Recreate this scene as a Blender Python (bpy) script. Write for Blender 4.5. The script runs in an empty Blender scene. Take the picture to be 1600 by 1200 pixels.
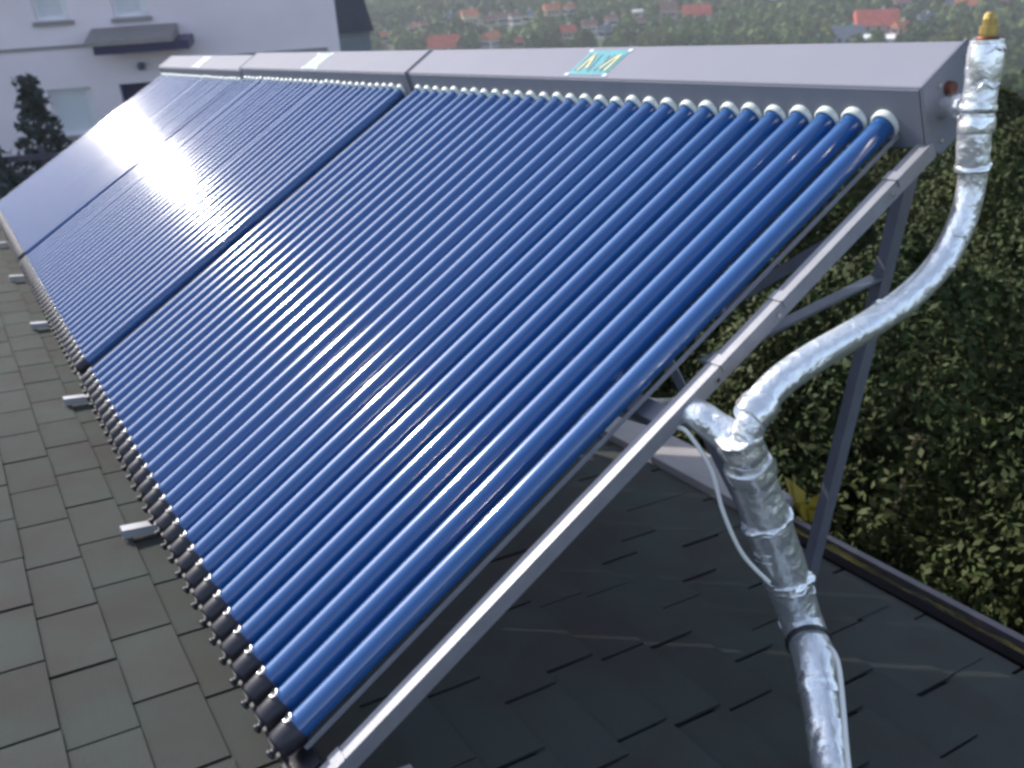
import bpy, math, random
import numpy as np
from mathutils import Vector, Matrix, noise

random.seed(7)
rng = np.random.default_rng(7)
S = bpy.context.scene
COL = S.collection

# ------------------------------------------------------------------ frames
# "array frame": x along the collector row towards the near end, y up along
# the tubes, z out of the tube plane; origin at the bottom of the nearest tube.
CAM_M = ((0.52220164, 0.69675372, -0.49177200), (0.28382729, -0.68575791, -0.67020754), (-0.80420614, 0.21040517, -0.55586163))
CAM_C = Vector((1.28946534, 0.32627337, 1.08615623))
F_PX = 1441.03                       # focal length for a 1600 px wide frame
b = math.radians(28)
kx = math.sqrt(1 - .12 ** 2)
UP = Vector((.12, math.sin(b) * kx, math.cos(b) * kx)).normalized()
XW = (Vector((1, 0, 0)) - UP * UP.x).normalized()
YW = UP.cross(XW)
F = Matrix((XW, YW, UP)).to_4x4()    # array -> world
CW = F @ CAM_C
cam_rows = [Vector(r) for r in CAM_M]
cx, cy, cz = [F.to_3x3() @ r for r in cam_rows]      # right, down, forward

cd = bpy.data.cameras.new('camera'); cam = bpy.data.objects.new('camera', cd)
COL.objects.link(cam); S.camera = cam
cd.sensor_width = 36; cd.lens = F_PX / 1600 * 36
cd.dof.use_dof = True; cd.dof.focus_distance = 2.2; cd.dof.aperture_fstop = 4.2
cd.clip_start = .02; cd.clip_end = 6000
mw = Matrix((cx, -cy, -cz)).transposed().to_4x4(); mw.translation = CW
cam.matrix_world = mw

SUN_A = Vector((-.78, .10, .62)).normalized()
SUN = (F.to_3x3() @ SUN_A).normalized()
elev = math.asin(SUN.z); azim = math.atan2(SUN.x, SUN.y)
w = bpy.data.worlds.new('World'); S.world = w; w.use_nodes = True
nt = w.node_tree; nt.nodes.clear()
sky = nt.nodes.new('ShaderNodeTexSky'); sky.sky_type = 'NISHITA'; sky.sun_disc = False
sky.sun_elevation = elev; sky.sun_rotation = azim
sky.air_density = 1.0; sky.dust_density = 1.3; sky.ozone_density = 1.5
bg = nt.nodes.new('ShaderNodeBackground'); bg.inputs['Strength'].default_value = .15
wo = nt.nodes.new('ShaderNodeOutputWorld')
hsv = nt.nodes.new('ShaderNodeHueSaturation'); hsv.inputs['Saturation'].default_value = .72; hsv.inputs['Value'].default_value = 1.0
tint = nt.nodes.new('ShaderNodeMix'); tint.data_type = 'RGBA'; tint.blend_type = 'MULTIPLY'; tint.inputs[0].default_value = 1; tint.inputs[7].default_value = (.98, 1.0, 1.03, 1)
nt.links.new(sky.outputs[0], hsv.inputs['Color']); nt.links.new(hsv.outputs[0], tint.inputs[6]); nt.links.new(tint.outputs[2], bg.inputs[0]); nt.links.new(bg.outputs[0], wo.inputs[0])
ld = bpy.data.lights.new('sun', 'SUN'); ld.energy = 3.4; ld.angle = math.radians(.6)
ld.color = (1, .95, .88)
sun = bpy.data.objects.new('sun', ld); COL.objects.link(sun)
sun.rotation_euler = (-SUN).to_track_quat('-Z', 'Y').to_euler()
S.view_settings.view_transform = 'Standard'; S.view_settings.look = 'None'
S.view_settings.gamma = 1; S.view_settings.exposure = 1.0
S.view_settings.use_curve_mapping = False
S.render.engine = 'CYCLES'
S.cycles.pixel_filter_type = 'BLACKMAN_HARRIS'; S.cycles.filter_width = 3.0
S.cycles.max_bounces = 8

# ------------------------------------------------------------------ helpers
def mat(name, col, rough=.6, metal=0., var=0., vscale=8., bump=0., bscale=40., coat=0.,
        coat_rough=.05, col2=None, island=0., spec=.5, bdist=.01, transl=None):
    m = bpy.data.materials.new(name); m.use_nodes = True
    n = m.node_tree; p = n.nodes['Principled BSDF']
    p.inputs['Roughness'].default_value = rough; p.inputs['Metallic'].default_value = metal
    p.inputs['Coat Weight'].default_value = coat; p.inputs['Coat Roughness'].default_value = coat_rough
    p.inputs['Specular IOR Level'].default_value = spec
    c = n.nodes.new('ShaderNodeRGB'); c.outputs[0].default_value = (*col, 1); src = c.outputs[0]
    geo = n.nodes.new('ShaderNodeNewGeometry')
    if col2 is not None or var:
        tx = n.nodes.new('ShaderNodeTexNoise'); tx.inputs['Scale'].default_value = vscale
        tx.inputs['Detail'].default_value = 6; n.links.new(geo.outputs['Position'], tx.inputs['Vector'])
        rp = n.nodes.new('ShaderNodeMapRange'); rp.inputs[1].default_value = .35; rp.inputs[2].default_value = .65
        n.links.new(tx.outputs[0], rp.inputs[0])
        mx = n.nodes.new('ShaderNodeMix'); mx.data_type = 'RGBA'
        c2 = col2 if col2 is not None else tuple(v * (1 - var) for v in col)
        n.links.new(rp.outputs[0], mx.inputs[0]); n.links.new(src, mx.inputs[6]); mx.inputs[7].default_value = (*c2, 1)
        src = mx.outputs[2]
    if island:
        hs = n.nodes.new('ShaderNodeHueSaturation')
        mr = n.nodes.new('ShaderNodeMapRange'); mr.inputs[3].default_value = 1 - island; mr.inputs[4].default_value = 1 + island
        n.links.new(geo.outputs['Random Per Island'], mr.inputs[0]); n.links.new(mr.outputs[0], hs.inputs['Value'])
        mh = n.nodes.new('ShaderNodeMapRange'); mh.inputs[3].default_value = .475; mh.inputs[4].default_value = .525
        n.links.new(geo.outputs['Random Per Island'], mh.inputs[0]); n.links.new(mh.outputs[0], hs.inputs['Hue'])
        n.links.new(src, hs.inputs['Color']); src = hs.outputs[0]
    n.links.new(src, p.inputs['Base Color'])
    if bump:
        t2 = n.nodes.new('ShaderNodeTexNoise'); t2.inputs['Scale'].default_value = bscale; t2.inputs['Detail'].default_value = 5
        n.links.new(geo.outputs['Position'], t2.inputs['Vector'])
        bp = n.nodes.new('ShaderNodeBump'); bp.inputs['Strength'].default_value = bump; bp.inputs['Distance'].default_value = bdist
        n.links.new(t2.outputs[0], bp.inputs['Height']); n.links.new(bp.outputs[0], p.inputs['Normal'])
    return m

def objrand(m, amt):
    """per-object value variation, e.g. shingle to shingle"""
    n = m.node_tree; p = n.nodes['Principled BSDF']; l = p.inputs['Base Color'].links[0]; src = l.from_socket
    oi = n.nodes.new('ShaderNodeObjectInfo'); mr = n.nodes.new('ShaderNodeMapRange')
    mr.inputs[3].default_value = 1 - amt; mr.inputs[4].default_value = 1 + amt
    hs = n.nodes.new('ShaderNodeHueSaturation')
    n.links.new(oi.outputs['Random'], mr.inputs[0]); n.links.new(mr.outputs[0], hs.inputs['Value'])
    n.links.new(src, hs.inputs['Color']); n.links.new(hs.outputs[0], p.inputs['Base Color'])
    return m

class MB:
    def __init__(s): s.v = []; s.f = []; s.smooth = []
    def add(s, vs, fs, sm=False):
        o = len(s.v); s.v += [tuple(v) for v in vs]; s.f += [tuple(i + o for i in f) for f in fs]; s.smooth += [sm] * len(fs)
        return s
    def box(s, x0, x1, y0, y1, z0, z1, M=None):
        vs = [Vector((x, y, z)) for z in (z0, z1) for y in (y0, y1) for x in (x0, x1)]
        if M: vs = [M @ v for v in vs]
        return s.add(vs, [(0, 2, 3, 1), (4, 5, 7, 6), (0, 1, 5, 4), (2, 6, 7, 3), (0, 4, 6, 2), (1, 3, 7, 5)])
    def bar(s, a, b_, w_, h_, up=(0, 0, 1)):
        a = Vector(a); b_ = Vector(b_); d = (b_ - a); L = d.length; d.normalize()
        u = Vector(up); sd = d.cross(u).normalized(); u = sd.cross(d)
        M = Matrix((sd, d, u)).transposed().to_4x4(); M.translation = a
        return s.box(-w_ / 2, w_ / 2, 0, L, -h_ / 2, h_ / 2, M)
    def channel(s, a, b_, w_, h_, t=.003, up=(0, 0, 1)):
        """open C profile, web on top"""
        a = Vector(a); b_ = Vector(b_); d = (b_ - a); L = d.length; d.normalize()
        u = Vector(up); sd = d.cross(u).normalized(); u = sd.cross(d)
        M = Matrix((sd, d, u)).transposed().to_4x4(); M.translation = a
        pr = [(-w_/2, -h_/2), (-w_/2, h_/2), (w_/2, h_/2), (w_/2, -h_/2), (w_/2-t, -h_/2), (w_/2-t, h_/2-t), (-w_/2+t, h_/2-t), (-w_/2+t, -h_/2)]
        vs = [M @ Vector((x, yy, z)) for yy in (0, L) for x, z in pr]
        fs = [(i, (i + 1) % 8, (i + 1) % 8 + 8, i + 8) for i in range(8)]
        fs += [(7, 6, 1, 0), (6, 5, 2, 1), (5, 4, 3, 2), (8, 9, 14, 15), (9, 10, 13, 14), (10, 11, 12, 13)]
        return s.add(vs, fs)
    def prism(s, poly, a0, a1, axis='x'):
        n = len(poly)
        if axis == 'x': vs = [(a, y, z) for a in (a0, a1) for y, z in poly]
        else: vs = [(x, a, z) for a in (a0, a1) for x, z in poly]
        fs = [(i, (i + 1) % n, (i + 1) % n + n, i + n) for i in range(n)] + [tuple(range(n))[::-1], tuple(range(n, 2 * n))]
        return s.add(vs, fs)
    def cyl(s, a, b_, r0, r1=None, seg=16, caps=True, smooth=True):
        a = Vector(a); b_ = Vector(b_); r1 = r0 if r1 is None else r1
        d = (b_ - a).normalized(); u = d.orthogonal().normalized(); w_ = d.cross(u)
        vs = []
        for c, r in ((a, r0), (b_, r1)):
            vs += [c + (u * math.cos(t) + w_ * math.sin(t)) * r for t in [2 * math.pi * i / seg for i in range(seg)]]
        s.add(vs, [(i, (i + 1) % seg, (i + 1) % seg + seg, i + seg) for i in range(seg)], smooth)
        if caps: s.add(vs, [tuple(range(seg))[::-1], tuple(range(seg, 2 * seg))])
        return s
    def lathe(s, pts, axis0, d, seg=24, smooth=True):
        """pts (t, r) along direction d from axis0"""
        d = Vector(d).normalized(); u = d.orthogonal().normalized(); w_ = d.cross(u); vs = []
        for t, r in pts:
            vs += [Vector(axis0) + d * t + (u * math.cos(q) + w_ * math.sin(q)) * r for q in [2 * math.pi * i / seg for i in range(seg)]]
        fs = []
        for k in range(len(pts) - 1):
            fs += [(k * seg + i, k * seg + (i + 1) % seg, (k + 1) * seg + (i + 1) % seg, (k + 1) * seg + i) for i in range(seg)]
        return s.add(vs, fs, smooth)
    def tube(s, path, rad, seg=20, wr=0., wf=30., sub=8, smooth=True, flat=0):
        """swept pipe through points with radii, optional wrinkles"""
        P = [Vector(p) for p in path]; R = rad if isinstance(rad, (list, tuple)) else [rad] * len(P)
        pts = []; n = len(P)
        for i in range(n - 1):
            p0 = P[max(i - 1, 0)]; p1 = P[i]; p2 = P[i + 1]; p3 = P[min(i + 2, n - 1)]
            for j in range(sub):
                t = j / sub
                q = .5 * ((2 * p1) + (p2 - p0) * t + (2 * p0 - 5 * p1 + 4 * p2 - p3) * t * t + (3 * p1 - p0 - 3 * p2 + p3) * t ** 3)
                pts.append((q, R[i] * (1 - t) + R[i + 1] * t))
        pts.append((P[-1], R[-1]))
        up = None; vs = []
        for k, (q, r) in enumerate(pts):
            d = (pts[min(k + 1, len(pts) - 1)][0] - pts[max(k - 1, 0)][0]).normalized()
            if up is None: up = d.orthogonal().normalized()
            up = (up - d * up.dot(d)).normalized(); w_ = d.cross(up)
            for i in range(seg):
                a_ = 2 * math.pi * i / seg
                o = up * math.cos(a_) + w_ * math.sin(a_)
                rr = r
                if wr:
                    v = (q + o * r) * wf
                    rr *= 1 + wr * (noise.noise(v) + .6 * noise.noise(v * 2.3 + Vector((9, 1, 4))))
                vs.append(q + o * rr)
        m = len(pts)
        fs = [(k * seg + i, k * seg + (i + 1) % seg, (k + 1) * seg + (i + 1) % seg, (k + 1) * seg + i) for k in range(m - 1) for i in range(seg)]
        s.add(vs, fs, smooth); s.add([vs[i] for i in range(seg)] , [tuple(range(seg))[::-1]]); s.add(vs[-seg:], [tuple(range(seg))])
        return s
    def mesh(s, name, m, M=None, origin=(0, 0, 0)):
        me = bpy.data.meshes.new(name); o = Vector(origin)
        vs = [(M @ Vector(v) if M else Vector(v)) - o for v in s.v]
        me.from_pydata(vs, [], s.f); me.polygons.foreach_set('use_smooth', s.smooth)
        me.materials.append(m); me.update(); return me

def link(name, data, parent=None, loc=(0, 0, 0)):
    o = bpy.data.objects.new(name, data); COL.objects.link(o); o.parent = parent; o.location = loc; return o
def tag(o, label=None, cat=None, group=None, kind=None):
    if label: o['label'] = label
    if cat: o['category'] = cat
    if group: o['group'] = group
    if kind: o['kind'] = kind
    return o
def thing(name, loc, label, cat, group=None): return tag(link(name, None, None, loc), label, cat, group)
def root_of(o):
    while o.parent: o = o.parent
    return o
def part(name, mb, m, parent, M=None, bevel=0):
    """mesh part; verts given in frame M (world if None), baked relative to its thing's base"""
    me = mb.mesh(name, m, M, root_of(parent).location)
    o = link(name, me, parent)
    if bevel:
        bm_ = o.modifiers.new('bevel', 'BEVEL'); bm_.width = bevel; bm_.segments = 2; bm_.limit_method = 'ANGLE'
    return o
def copy_tree(o, parent=None):
    c = o.copy(); COL.objects.link(c); c.parent = parent
    for ch in list(o.children): copy_tree(ch, c)
    return c
A = lambda *p: F @ Vector(p)         # array point -> world

# ------------------------------------------------------------------ roof frame
ra = math.radians(38)
RD = Vector((0, math.cos(ra), -math.sin(ra))); RN = Vector((0, math.sin(ra), math.cos(ra)))
RO = Vector((0, -.1, -.10))
RF = Matrix((Vector((1, 0, 0)), RD, RN)).transposed().to_4x4(); RF.translation = RO
RW = F @ RF                          # roof coords (x, down slope, normal) -> world
RP = lambda x, d, n: RF @ Vector((x, d, n))   # roof -> array
GZ = CW.z - 7.3                      # garden level

def px_ray(u, v): return (cx * ((u - 800) / F_PX) + cy * ((v - 600) / F_PX) + cz).normalized()

# ------------------------------------------------------------------ materials
M_glass = mat('absorber_under_glass', (.006, .074, .25), .5, .0, coat=1, coat_rough=.10, spec=.0)
_p = M_glass.node_tree.nodes['Principled BSDF']; _p.inputs['Coat IOR'].default_value = 1.85; _p.inputs['Sheen Weight'].default_value = .09; _p.inputs['Sheen Roughness'].default_value = .45; _p.inputs['Sheen Tint'].default_value = (.72, .80, 1, 1)
M_cap = mat('white_silicone', (.62, .66, .62), .45)
M_black = mat('black_plastic', (.022, .02, .028), .38)
M_steel = mat('stainless', (.7, .68, .66), .18, 1)
M_gal = mat('anodised_aluminium', (.27, .27, .30), .5, .35, var=.12, vscale=30, bump=.05, bscale=200)
M_steel2 = mat('bright_galvanised', (.40, .40, .43), .5, .3, var=.1, vscale=30)
M_galdk = mat('weathered_galvanised_leg', (.16, .165, .20), .5, .3, var=.15, vscale=20)
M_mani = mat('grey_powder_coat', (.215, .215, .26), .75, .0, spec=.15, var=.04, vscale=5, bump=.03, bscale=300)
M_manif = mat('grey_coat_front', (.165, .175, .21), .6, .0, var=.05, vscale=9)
M_seal = mat('dark_seal', (.03, .035, .05), .5)
M_foil = mat('aluminium_foil', (.84, .86, .88), .32, .85, bump=.75, bscale=30, bdist=.012)
M_tape = mat('foil_tape', (.88, .89, .90), .24, .85, bump=.5, bscale=24, bdist=.012)
M_brass = mat('brass', (.42, .30, .10), .4, .7)
M_copper = mat('copper', (.16, .06, .04), .5, .6)
M_cable = mat('white_cable', (.74, .73, .70), .45)
M_tie = mat('cable_tie', (.02, .02, .02), .4)
M_shin = objrand(mat('green_felt_shingle', (.053, .063, .056), .95, var=.3, vscale=5, bump=.5, bscale=420, col2=(.052, .048, .045), spec=.2), .08)
M_deck = mat('roof_felt_shadow_gap', (.018, .017, .018), .95)
M_trim = mat('brown_drip_trim', (.010, .007, .010), .95, spec=.05, var=.3, vscale=12)
M_gut = mat('brown_gutter', (.10, .085, .095), .5, .2, var=.2, vscale=18)
M_moss = mat('moss_litter', (.17, .13, .02), .95, vscale=16, col2=(.022, .022, .014), bump=1, bscale=90)
M_conc = mat('pale_coping', (.30, .27, .27), .8, var=.15, vscale=9, bump=.2)
M_leafD = mat('dark_leaves', (.028, .043, .013), .7, island=.22, vscale=1.6, col2=(.052, .064, .018), spec=.2)
M_leafY = mat('yellow_leaves', (.30, .22, .02), .6, island=.3)
M_bark = mat('bark', (.07, .05, .035), .9, var=.4, vscale=12, bump=.5)

# ------------------------------------------------------------------ ground
def hgt(x, y):
    r = math.hypot(x - CW.x, y - CW.y)
    t = max(r - 26, 0); h = GZ - .21 * t * min(t / 12, 1)
    h = max(h, GZ - 44) if r < 200 else GZ - 44
    if r > 430:
        q = min((r - 430) / 1100, 1); h += 120 * q * q * (3 - 2 * q) + (r - 430) * .035
    if r > 40: h += min((r - 40) / 150, 1) * 3.0 * noise.noise(Vector((x / 90, y / 90, 0)))
    return h
mb = MB(); rad = [0, 6, 12, 18, 25, 32] + [32 * 1.09 ** i for i in range(1, 48)]; SEG = 120
for r in rad:
    for i in range(SEG):
        a_ = 2 * math.pi * i / SEG; x = CW.x + r * math.cos(a_); y = CW.y + r * math.sin(a_); mb.v.append((x, y, hgt(x, y)))
for k in range(len(rad) - 1):
    for i in range(SEG):
        mb.f.append((k * SEG + i, k * SEG + (i + 1) % SEG, (k + 1) * SEG + (i + 1) % SEG, (k + 1) * SEG + i)); mb.smooth.append(True)
M_ground = mat('meadow', (.03, .055, .018), .95, vscale=.06, col2=(.06, .075, .03), bump=.3, bscale=2)
tag(link('ground', mb.mesh('ground', M_ground)), kind='structure')

# ------------------------------------------------------------------ own roof
XR0, XR1, D0, D1 = -7.25, 3.2, -2.6, 1.53
EXPO = .130; TAB = .248; DPH = -.190          # course grid phase
roof = tag(link('roof', MB().box(XR0, XR1, D0, D1, -.12, -.008).mesh('roof', M_deck, RW, (0, 0, 0))), kind='structure')
def tab_mb(wd, jitter=0):
    # a felt tab: thin at the head, thick at the butt, lower edge at y=0
    m_ = MB(); x0, x1 = .0045, wd - .0045; t = .0068; L = EXPO + .02
    return m_.add([(x0, -L, -.004), (x1, -L, -.004), (x1, 0, 0), (x0, 0, 0), (x0, -L, -.001), (x1, -L, -.001), (x1, 0, t), (x0, 0, t)],
                  [(0, 3, 2, 1), (4, 5, 6, 7), (0, 1, 5, 4), (1, 2, 6, 5), (2, 3, 7, 6), (3, 0, 4, 7)])
tab_me = tab_mb(TAB).mesh('shingle', M_shin, RF.to_3x3().to_4x4()); tab_me.transform(F.to_3x3().to_4x4())
near_tabs = []; rest = MB()
row0 = int(math.floor((D0 - DPH) / EXPO)) + 1; row1 = int(math.ceil((D1 - DPH) / EXPO))
for r in range(row0, row1 + 1):
    d = DPH + r * EXPO
    d = min(d, D1 + .012)
    off = (r * .113 + .35 * noise.noise(Vector((r * 3.1, 0, 0)))) % TAB
    n_ = int((XR1 - XR0) / TAB)
    for i in range(n_ + 1):
        x = XR0 - TAB + off + i * TAB
        if x < XR0 - .02 or x + TAB > XR1: continue
        P = F @ RP(x + TAB / 2, d - EXPO / 2, 0) - CW; zc = P.dot(cz)
        vis = False
        if zc > .1:
            u = 800 + F_PX * P.dot(cx) / zc; v = 600 + F_PX * P.dot(cy) / zc
            vis = -90 < u < 1690 and 60 < v < 1300 and (d < .06 or (d > .1 and x > -1.25 - .0 * d))
        if vis: near_tabs.append((zc, x, d))
        else: rest.add([RP(x + p[0], d + p[1], p[2]) for p in tab_mb(TAB).v], tab_mb(TAB).f)
near_tabs.sort(); keep = near_tabs[:300]
for zc, x, d in near_tabs[300:]: rest.add([RP(x + p[0], d + p[1], p[2]) for p in tab_mb(TAB).v], tab_mb(TAB).f)
for zc, x, d in keep:
    o = link('shingle', tab_me, roof, F @ RP(x + random.uniform(-.003, .003), d + random.uniform(-.002, .002), random.uniform(0, .0004)))
tag(part('shingle_field', rest, M_shin, roof, F), kind='stuff')

# house body below the roof
hw = thing('house', A(*RP(-2, D1 - .6, -4)), 'rendered house wall under the shingled roof eave', 'house')
M_render = mat('house_render', (.42, .38, .34), .9, var=.1, vscale=2)
mb = MB(); e0 = F @ RP(XR0 + .2, D1 - .35, -.13); e1 = F @ RP(XR1 - .2, D1 - .35, -.13)
g0 = F @ RP(XR0 + .2, D0 + .1, -.13); g1 = F @ RP(XR1 - .2, D0 + .1, -.13)
vs = [e0, e1, g1, g0] + [Vector((p.x, p.y, GZ - .2)) for p in (e0, e1, g1, g0)]
mb.add(vs, [(0, 1, 2, 3), (0, 4, 5, 1), (1, 5, 6, 2), (2, 6, 7, 3), (3, 7, 4, 0)]); part('wall', mb, M_render, hw)

# eave: drip trim, gutter with litter, coping
gut = thing('rain_gutter', A(*RP(0, 1.68, -.1)), 'brown rain gutter full of yellow-green moss along the roof eave', 'gutter')
part('drip_trim', MB().add([RP(x, d, n) for x in (-.42, XR1) for d, n in ((1.5435, .014), (1.610, -.002), (1.610, -.03), (1.5435, -.03))],
     [(0, 1, 5, 4), (1, 2, 6, 5), (2, 3, 7, 6), (3, 0, 4, 7), (0, 3, 2, 1), (4, 5, 6, 7)]), M_trim, gut, F)
prof = [(1.616, -.02), (1.616, -.075), (1.625, -.10), (1.65, -.11), (1.676, -.09), (1.680, -.014), (1.700, -.010), (1.701, -.022), (1.686, -.028), (1.683, -.095), (1.65, -.117), (1.62, -.106), (1.612, -.078), (1.612, -.02)]
def ribbon(prof, x0, x1, n=1):
    m_ = MB(); k = len(prof)
    for i in range(n + 1):
        x = x0 + (x1 - x0) * i / n; m_.v += [tuple(RP(x, d, q)) for d, q in prof]
    for i in range(n):
        for j in range(k): m_.f.append((i * k + j, i * k + (j + 1) % k, (i + 1) * k + (j + 1) % k, (i + 1) * k + j)); m_.smooth.append(False)
    return m_
part('trough', ribbon(prof, XR0, XR1), M_gut, gut, F)
mb = MB(); nx = 260; nd = 7
for i in range(nx + 1):
    for j in range(nd + 1):
        x = XR0 + .02 + (XR1 - XR0 - .04) * i / nx; d = 1.618 + .061 * j / nd
        q = -.030 + .012 * noise.noise(Vector((x * 12, d * 30, 0))) + .008 * noise.noise(Vector((x * 40, d * 70, 3)))
        mb.v.append(tuple(RP(x, d, q)))
for i in range(nx):
    for j in range(nd): mb.f.append((i * (nd + 1) + j, (i + 1) * (nd + 1) + j, (i + 1) * (nd + 1) + j + 1, i * (nd + 1) + j + 1)); mb.smooth.append(False)
tag(part('moss_litter', mb, M_moss, gut, F), kind='stuff')
cop = thing('coping_strip', A(*RP(-1.5, 1.6, 0)), 'pale grey coping strip on the eave, partly sunlit, behind the collector leg', 'coping')
for i in range(6):
    x1 = -.43 - i * 1.12
    part('coping_slab', MB().add([RP(x, d, n) for x in (x1 - 1.114, x1) for d, n in ((1.55, .03), (1.735, .035), (1.735, .0), (1.55, -.0))],
        [(0, 1, 5, 4), (1, 2, 6, 5), (2, 3, 7, 6), (3, 0, 4, 7), (0, 3, 2, 1), (4, 5, 6, 7)]), M_conc, cop, F, bevel=.003)

# ------------------------------------------------------------------ solar collectors
PITCH = .075; NT = 30; WC = 2.353
XE0, XE1 = .092, -29 * PITCH - .055
col0 = thing('solar_collector', A(-1.05, 0, -.1), '', 'solar collector', 'evacuated tube solar collectors in a row on the roof')
org = col0.location.copy()
def amesh(name, m_, material):       # array-frame mesh relative to array origin
    return m_.mesh(name, material, F)
me_tube = amesh('glass_tube', MB().lathe([(-.03, .0), (-.03, .016), (-.02, .0238)] + [(t, .0238) for t in np.linspace(0, 1.655, 12)], (0, 0, 0), (0, 1, 0), 28), M_glass)
me_cap = amesh('end_cap', MB().lathe([(1.636, .0236), (1.632, .026), (1.632, .030), (1.636, .0325), (1.66, .033), (1.66, .02)], (0, 0, 0), (0, 1, 0), 24), M_cap)
me_cup = amesh('tube_holder', MB().lathe([(.004, .024), (.004, .0262), (0, .0268), (-.036, .0265), (-.043, .023), (-.045, .010), (-.048, .006), (-.056, .006), (-.057, .009), (-.063, .009), (-.064, .0)], (0, 0, 0), (0, 1, 0), 20), M_black)
mb = MB().tube([(-.011, 0, .0225), (-.011, .006, .0260), (-.006, .010, .0275), (.002, .008, .028), (.006, .002, .0285), (.002, -.004, .029), (-.004, -.003, .0285)], .0018, 8, 0, 1, 4)
me_clip = amesh('spring_clip', mb, M_steel)
a0 = F @ Vector((0, 0, 0))
for i in range(NT):
    t = link('glass_tube', me_tube, col0, F @ Vector((-i * PITCH, 0, 0)) - org)
    t.rotation_euler = (random.gauss(0, .001), random.gauss(0, .001), random.gauss(0, .0008))
    link('end_cap', me_cap, t); link('tube_holder', me_cup, t); link('spring_clip', me_clip, t)
prof = [(1.660, .080), (1.632, -.045), (1.66, -.075), (1.785, -.075), (1.806, -.055), (1.806, .083)]
mani = part('manifold_box', MB().prism(prof, XE0, XE1), M_mani, col0, F, bevel=.004)
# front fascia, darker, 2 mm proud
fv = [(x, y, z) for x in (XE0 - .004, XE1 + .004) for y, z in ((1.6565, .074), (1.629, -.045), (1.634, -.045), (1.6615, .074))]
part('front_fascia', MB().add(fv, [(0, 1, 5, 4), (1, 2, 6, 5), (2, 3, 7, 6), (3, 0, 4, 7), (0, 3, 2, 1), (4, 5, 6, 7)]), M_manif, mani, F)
for xe, sg in ((XE0, 1), (XE1, -1)):
    ep = [(1.657, .083), (1.627, -.047), (1.657, -.079), (1.786, -.079), (1.810, -.057), (1.810, .0865)]
    part('end_plate', MB().prism(ep, xe + sg * .0005, xe + sg * .006), M_manif, mani, F, bevel=.002)
part('joint_sleeve', MB().cyl((XE1 - .006, 1.73, 0), (XE1 - .04, 1.73, 0), .022), M_seal, mani, F)
# screws on the near end
for y, z in ((1.665, -.05), (1.70, .055), (1.79, -.04), (1.79, .06)):
    part('screw', MB().cyl((XE0 + .0065, y, z), (XE0 + .011, y, z), .005, .004, 8), M_steel, mani, F)
# bottom rail carrying the holders
part('bottom_rail', MB().box(XE1, XE0 - .03, -.050, -.006, -.052, -.0355).box(XE1, XE0 - .03, -.056, -.050, -.052, -.012), M_black, col0, F)
part('cross_rail', MB().channel((XE1, .84, -.052), (XE0, .84, -.052), .04, .03), M_galdk, col0, F)
part('edge_strip', MB().box(.0305, .035, -.01, 1.63, -.022, -.014), M_gal, col0, F)
def leg_frame(x, near):
    r_ = part('side_rail', MB().channel((x, -.065, -.053), (x, 1.64, -.053), .030, .034), M_gal, col0, F)
    part('rear_leg', MB().channel((x - .035, 1.62, -.08), (x - .13, .945, -.94), .034, .026, up=(1, 0, 0)), M_galdk, col0, F)
    part('foot_plate', MB().box(-.04, .04, -.05, .05, .009, .015, Matrix.Translation(Vector((x - .13, .945, -.94)) + RN * .0) @ RF.to_3x3().to_4x4()), M_galdk, col0, F)
    part('strut', MB().bar((x - .06, 1.455, -.26), (x - .03, .98, -.045), .006, .032, (1, 0, 0)), M_galdk, col0, F)
    # front foot, a short channel running out on to the shingles
    M_ = RF
    part('front_foot', MB().channel(RP(x - .005, -.085, .026), RP(x - .005, .20, .026), .034, .024, up=RN), M_steel2, col0, F)
    part('front_upright', MB().bar(RP(x - .005, .02, .03), (x - .005, -.03, -.06), .04, .006, (0, 1, 0)), M_gal, col0, F)
    return r_
sr = leg_frame(.086, True)
for y in (.99, 1.17, 1.53, .02):
    part('clamp', MB().box(.070, .102, y - .012, y + .012, -.0358, -.033).box(.102, .1045, y - .010, y + .010, -.052, -.033), M_gal, sr, F)
    part('bolt', MB().cyl((.1012, y - .03, -.053), (.107, y - .03, -.053), .006, .005, 6, smooth=False), M_steel, sr, F)
leg_frame(-1.10, False)
# long diagonal brace between rear legs
part('diagonal_brace', MB().bar((-.10, .955, -.80), (-1.13, 1.53, -.17), .006, .03, (0, .7, .7)), M_galdk, col0, F)
part('diagonal_brace', MB().bar((-.02, 1.53, -.17), (-1.20, .955, -.80), .006, .03, (0, .7, .7)), M_galdk, col0, F)
# sticker on the manifold lid
M_teal = mat('teal_sticker', (.02, .28, .32), .35, var=.25, vscale=30)
M_white = mat('white_vinyl', (.55, .58, .64), .4)
M_dkink = mat('dark_ink', (.02, .10, .13), .4); M_tanink = mat('tan_ink', (.45, .42, .22), .5)
zt = lambda y: .080 + (y - 1.66) * .003 / .146
sx0, sx1, sy0, sy1 = -1.135, -.945, 1.672, 1.785
def flat(x0, x1, y0, y1, n): return [(x0, y0, zt(y0) + n), (x1, y0, zt(y0) + n), (x1, y1, zt(y1) + n), (x0, y1, zt(y1) + n)]
st = part('sticker', MB().add(flat(sx0, sx1, sy0, sy1, .0012), [(0, 1, 2, 3)]), M_teal, col0, F)
mb = MB()
for x, y in ((sx0, sy0), (sx1, sy0), (sx0, sy1), (sx1, sy1)): part('corner_tape', MB().add(flat(x - .009, x + .009, y - .006, y + .006, .0018), [(0, 1, 2, 3)]), M_white, st, F)

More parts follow.
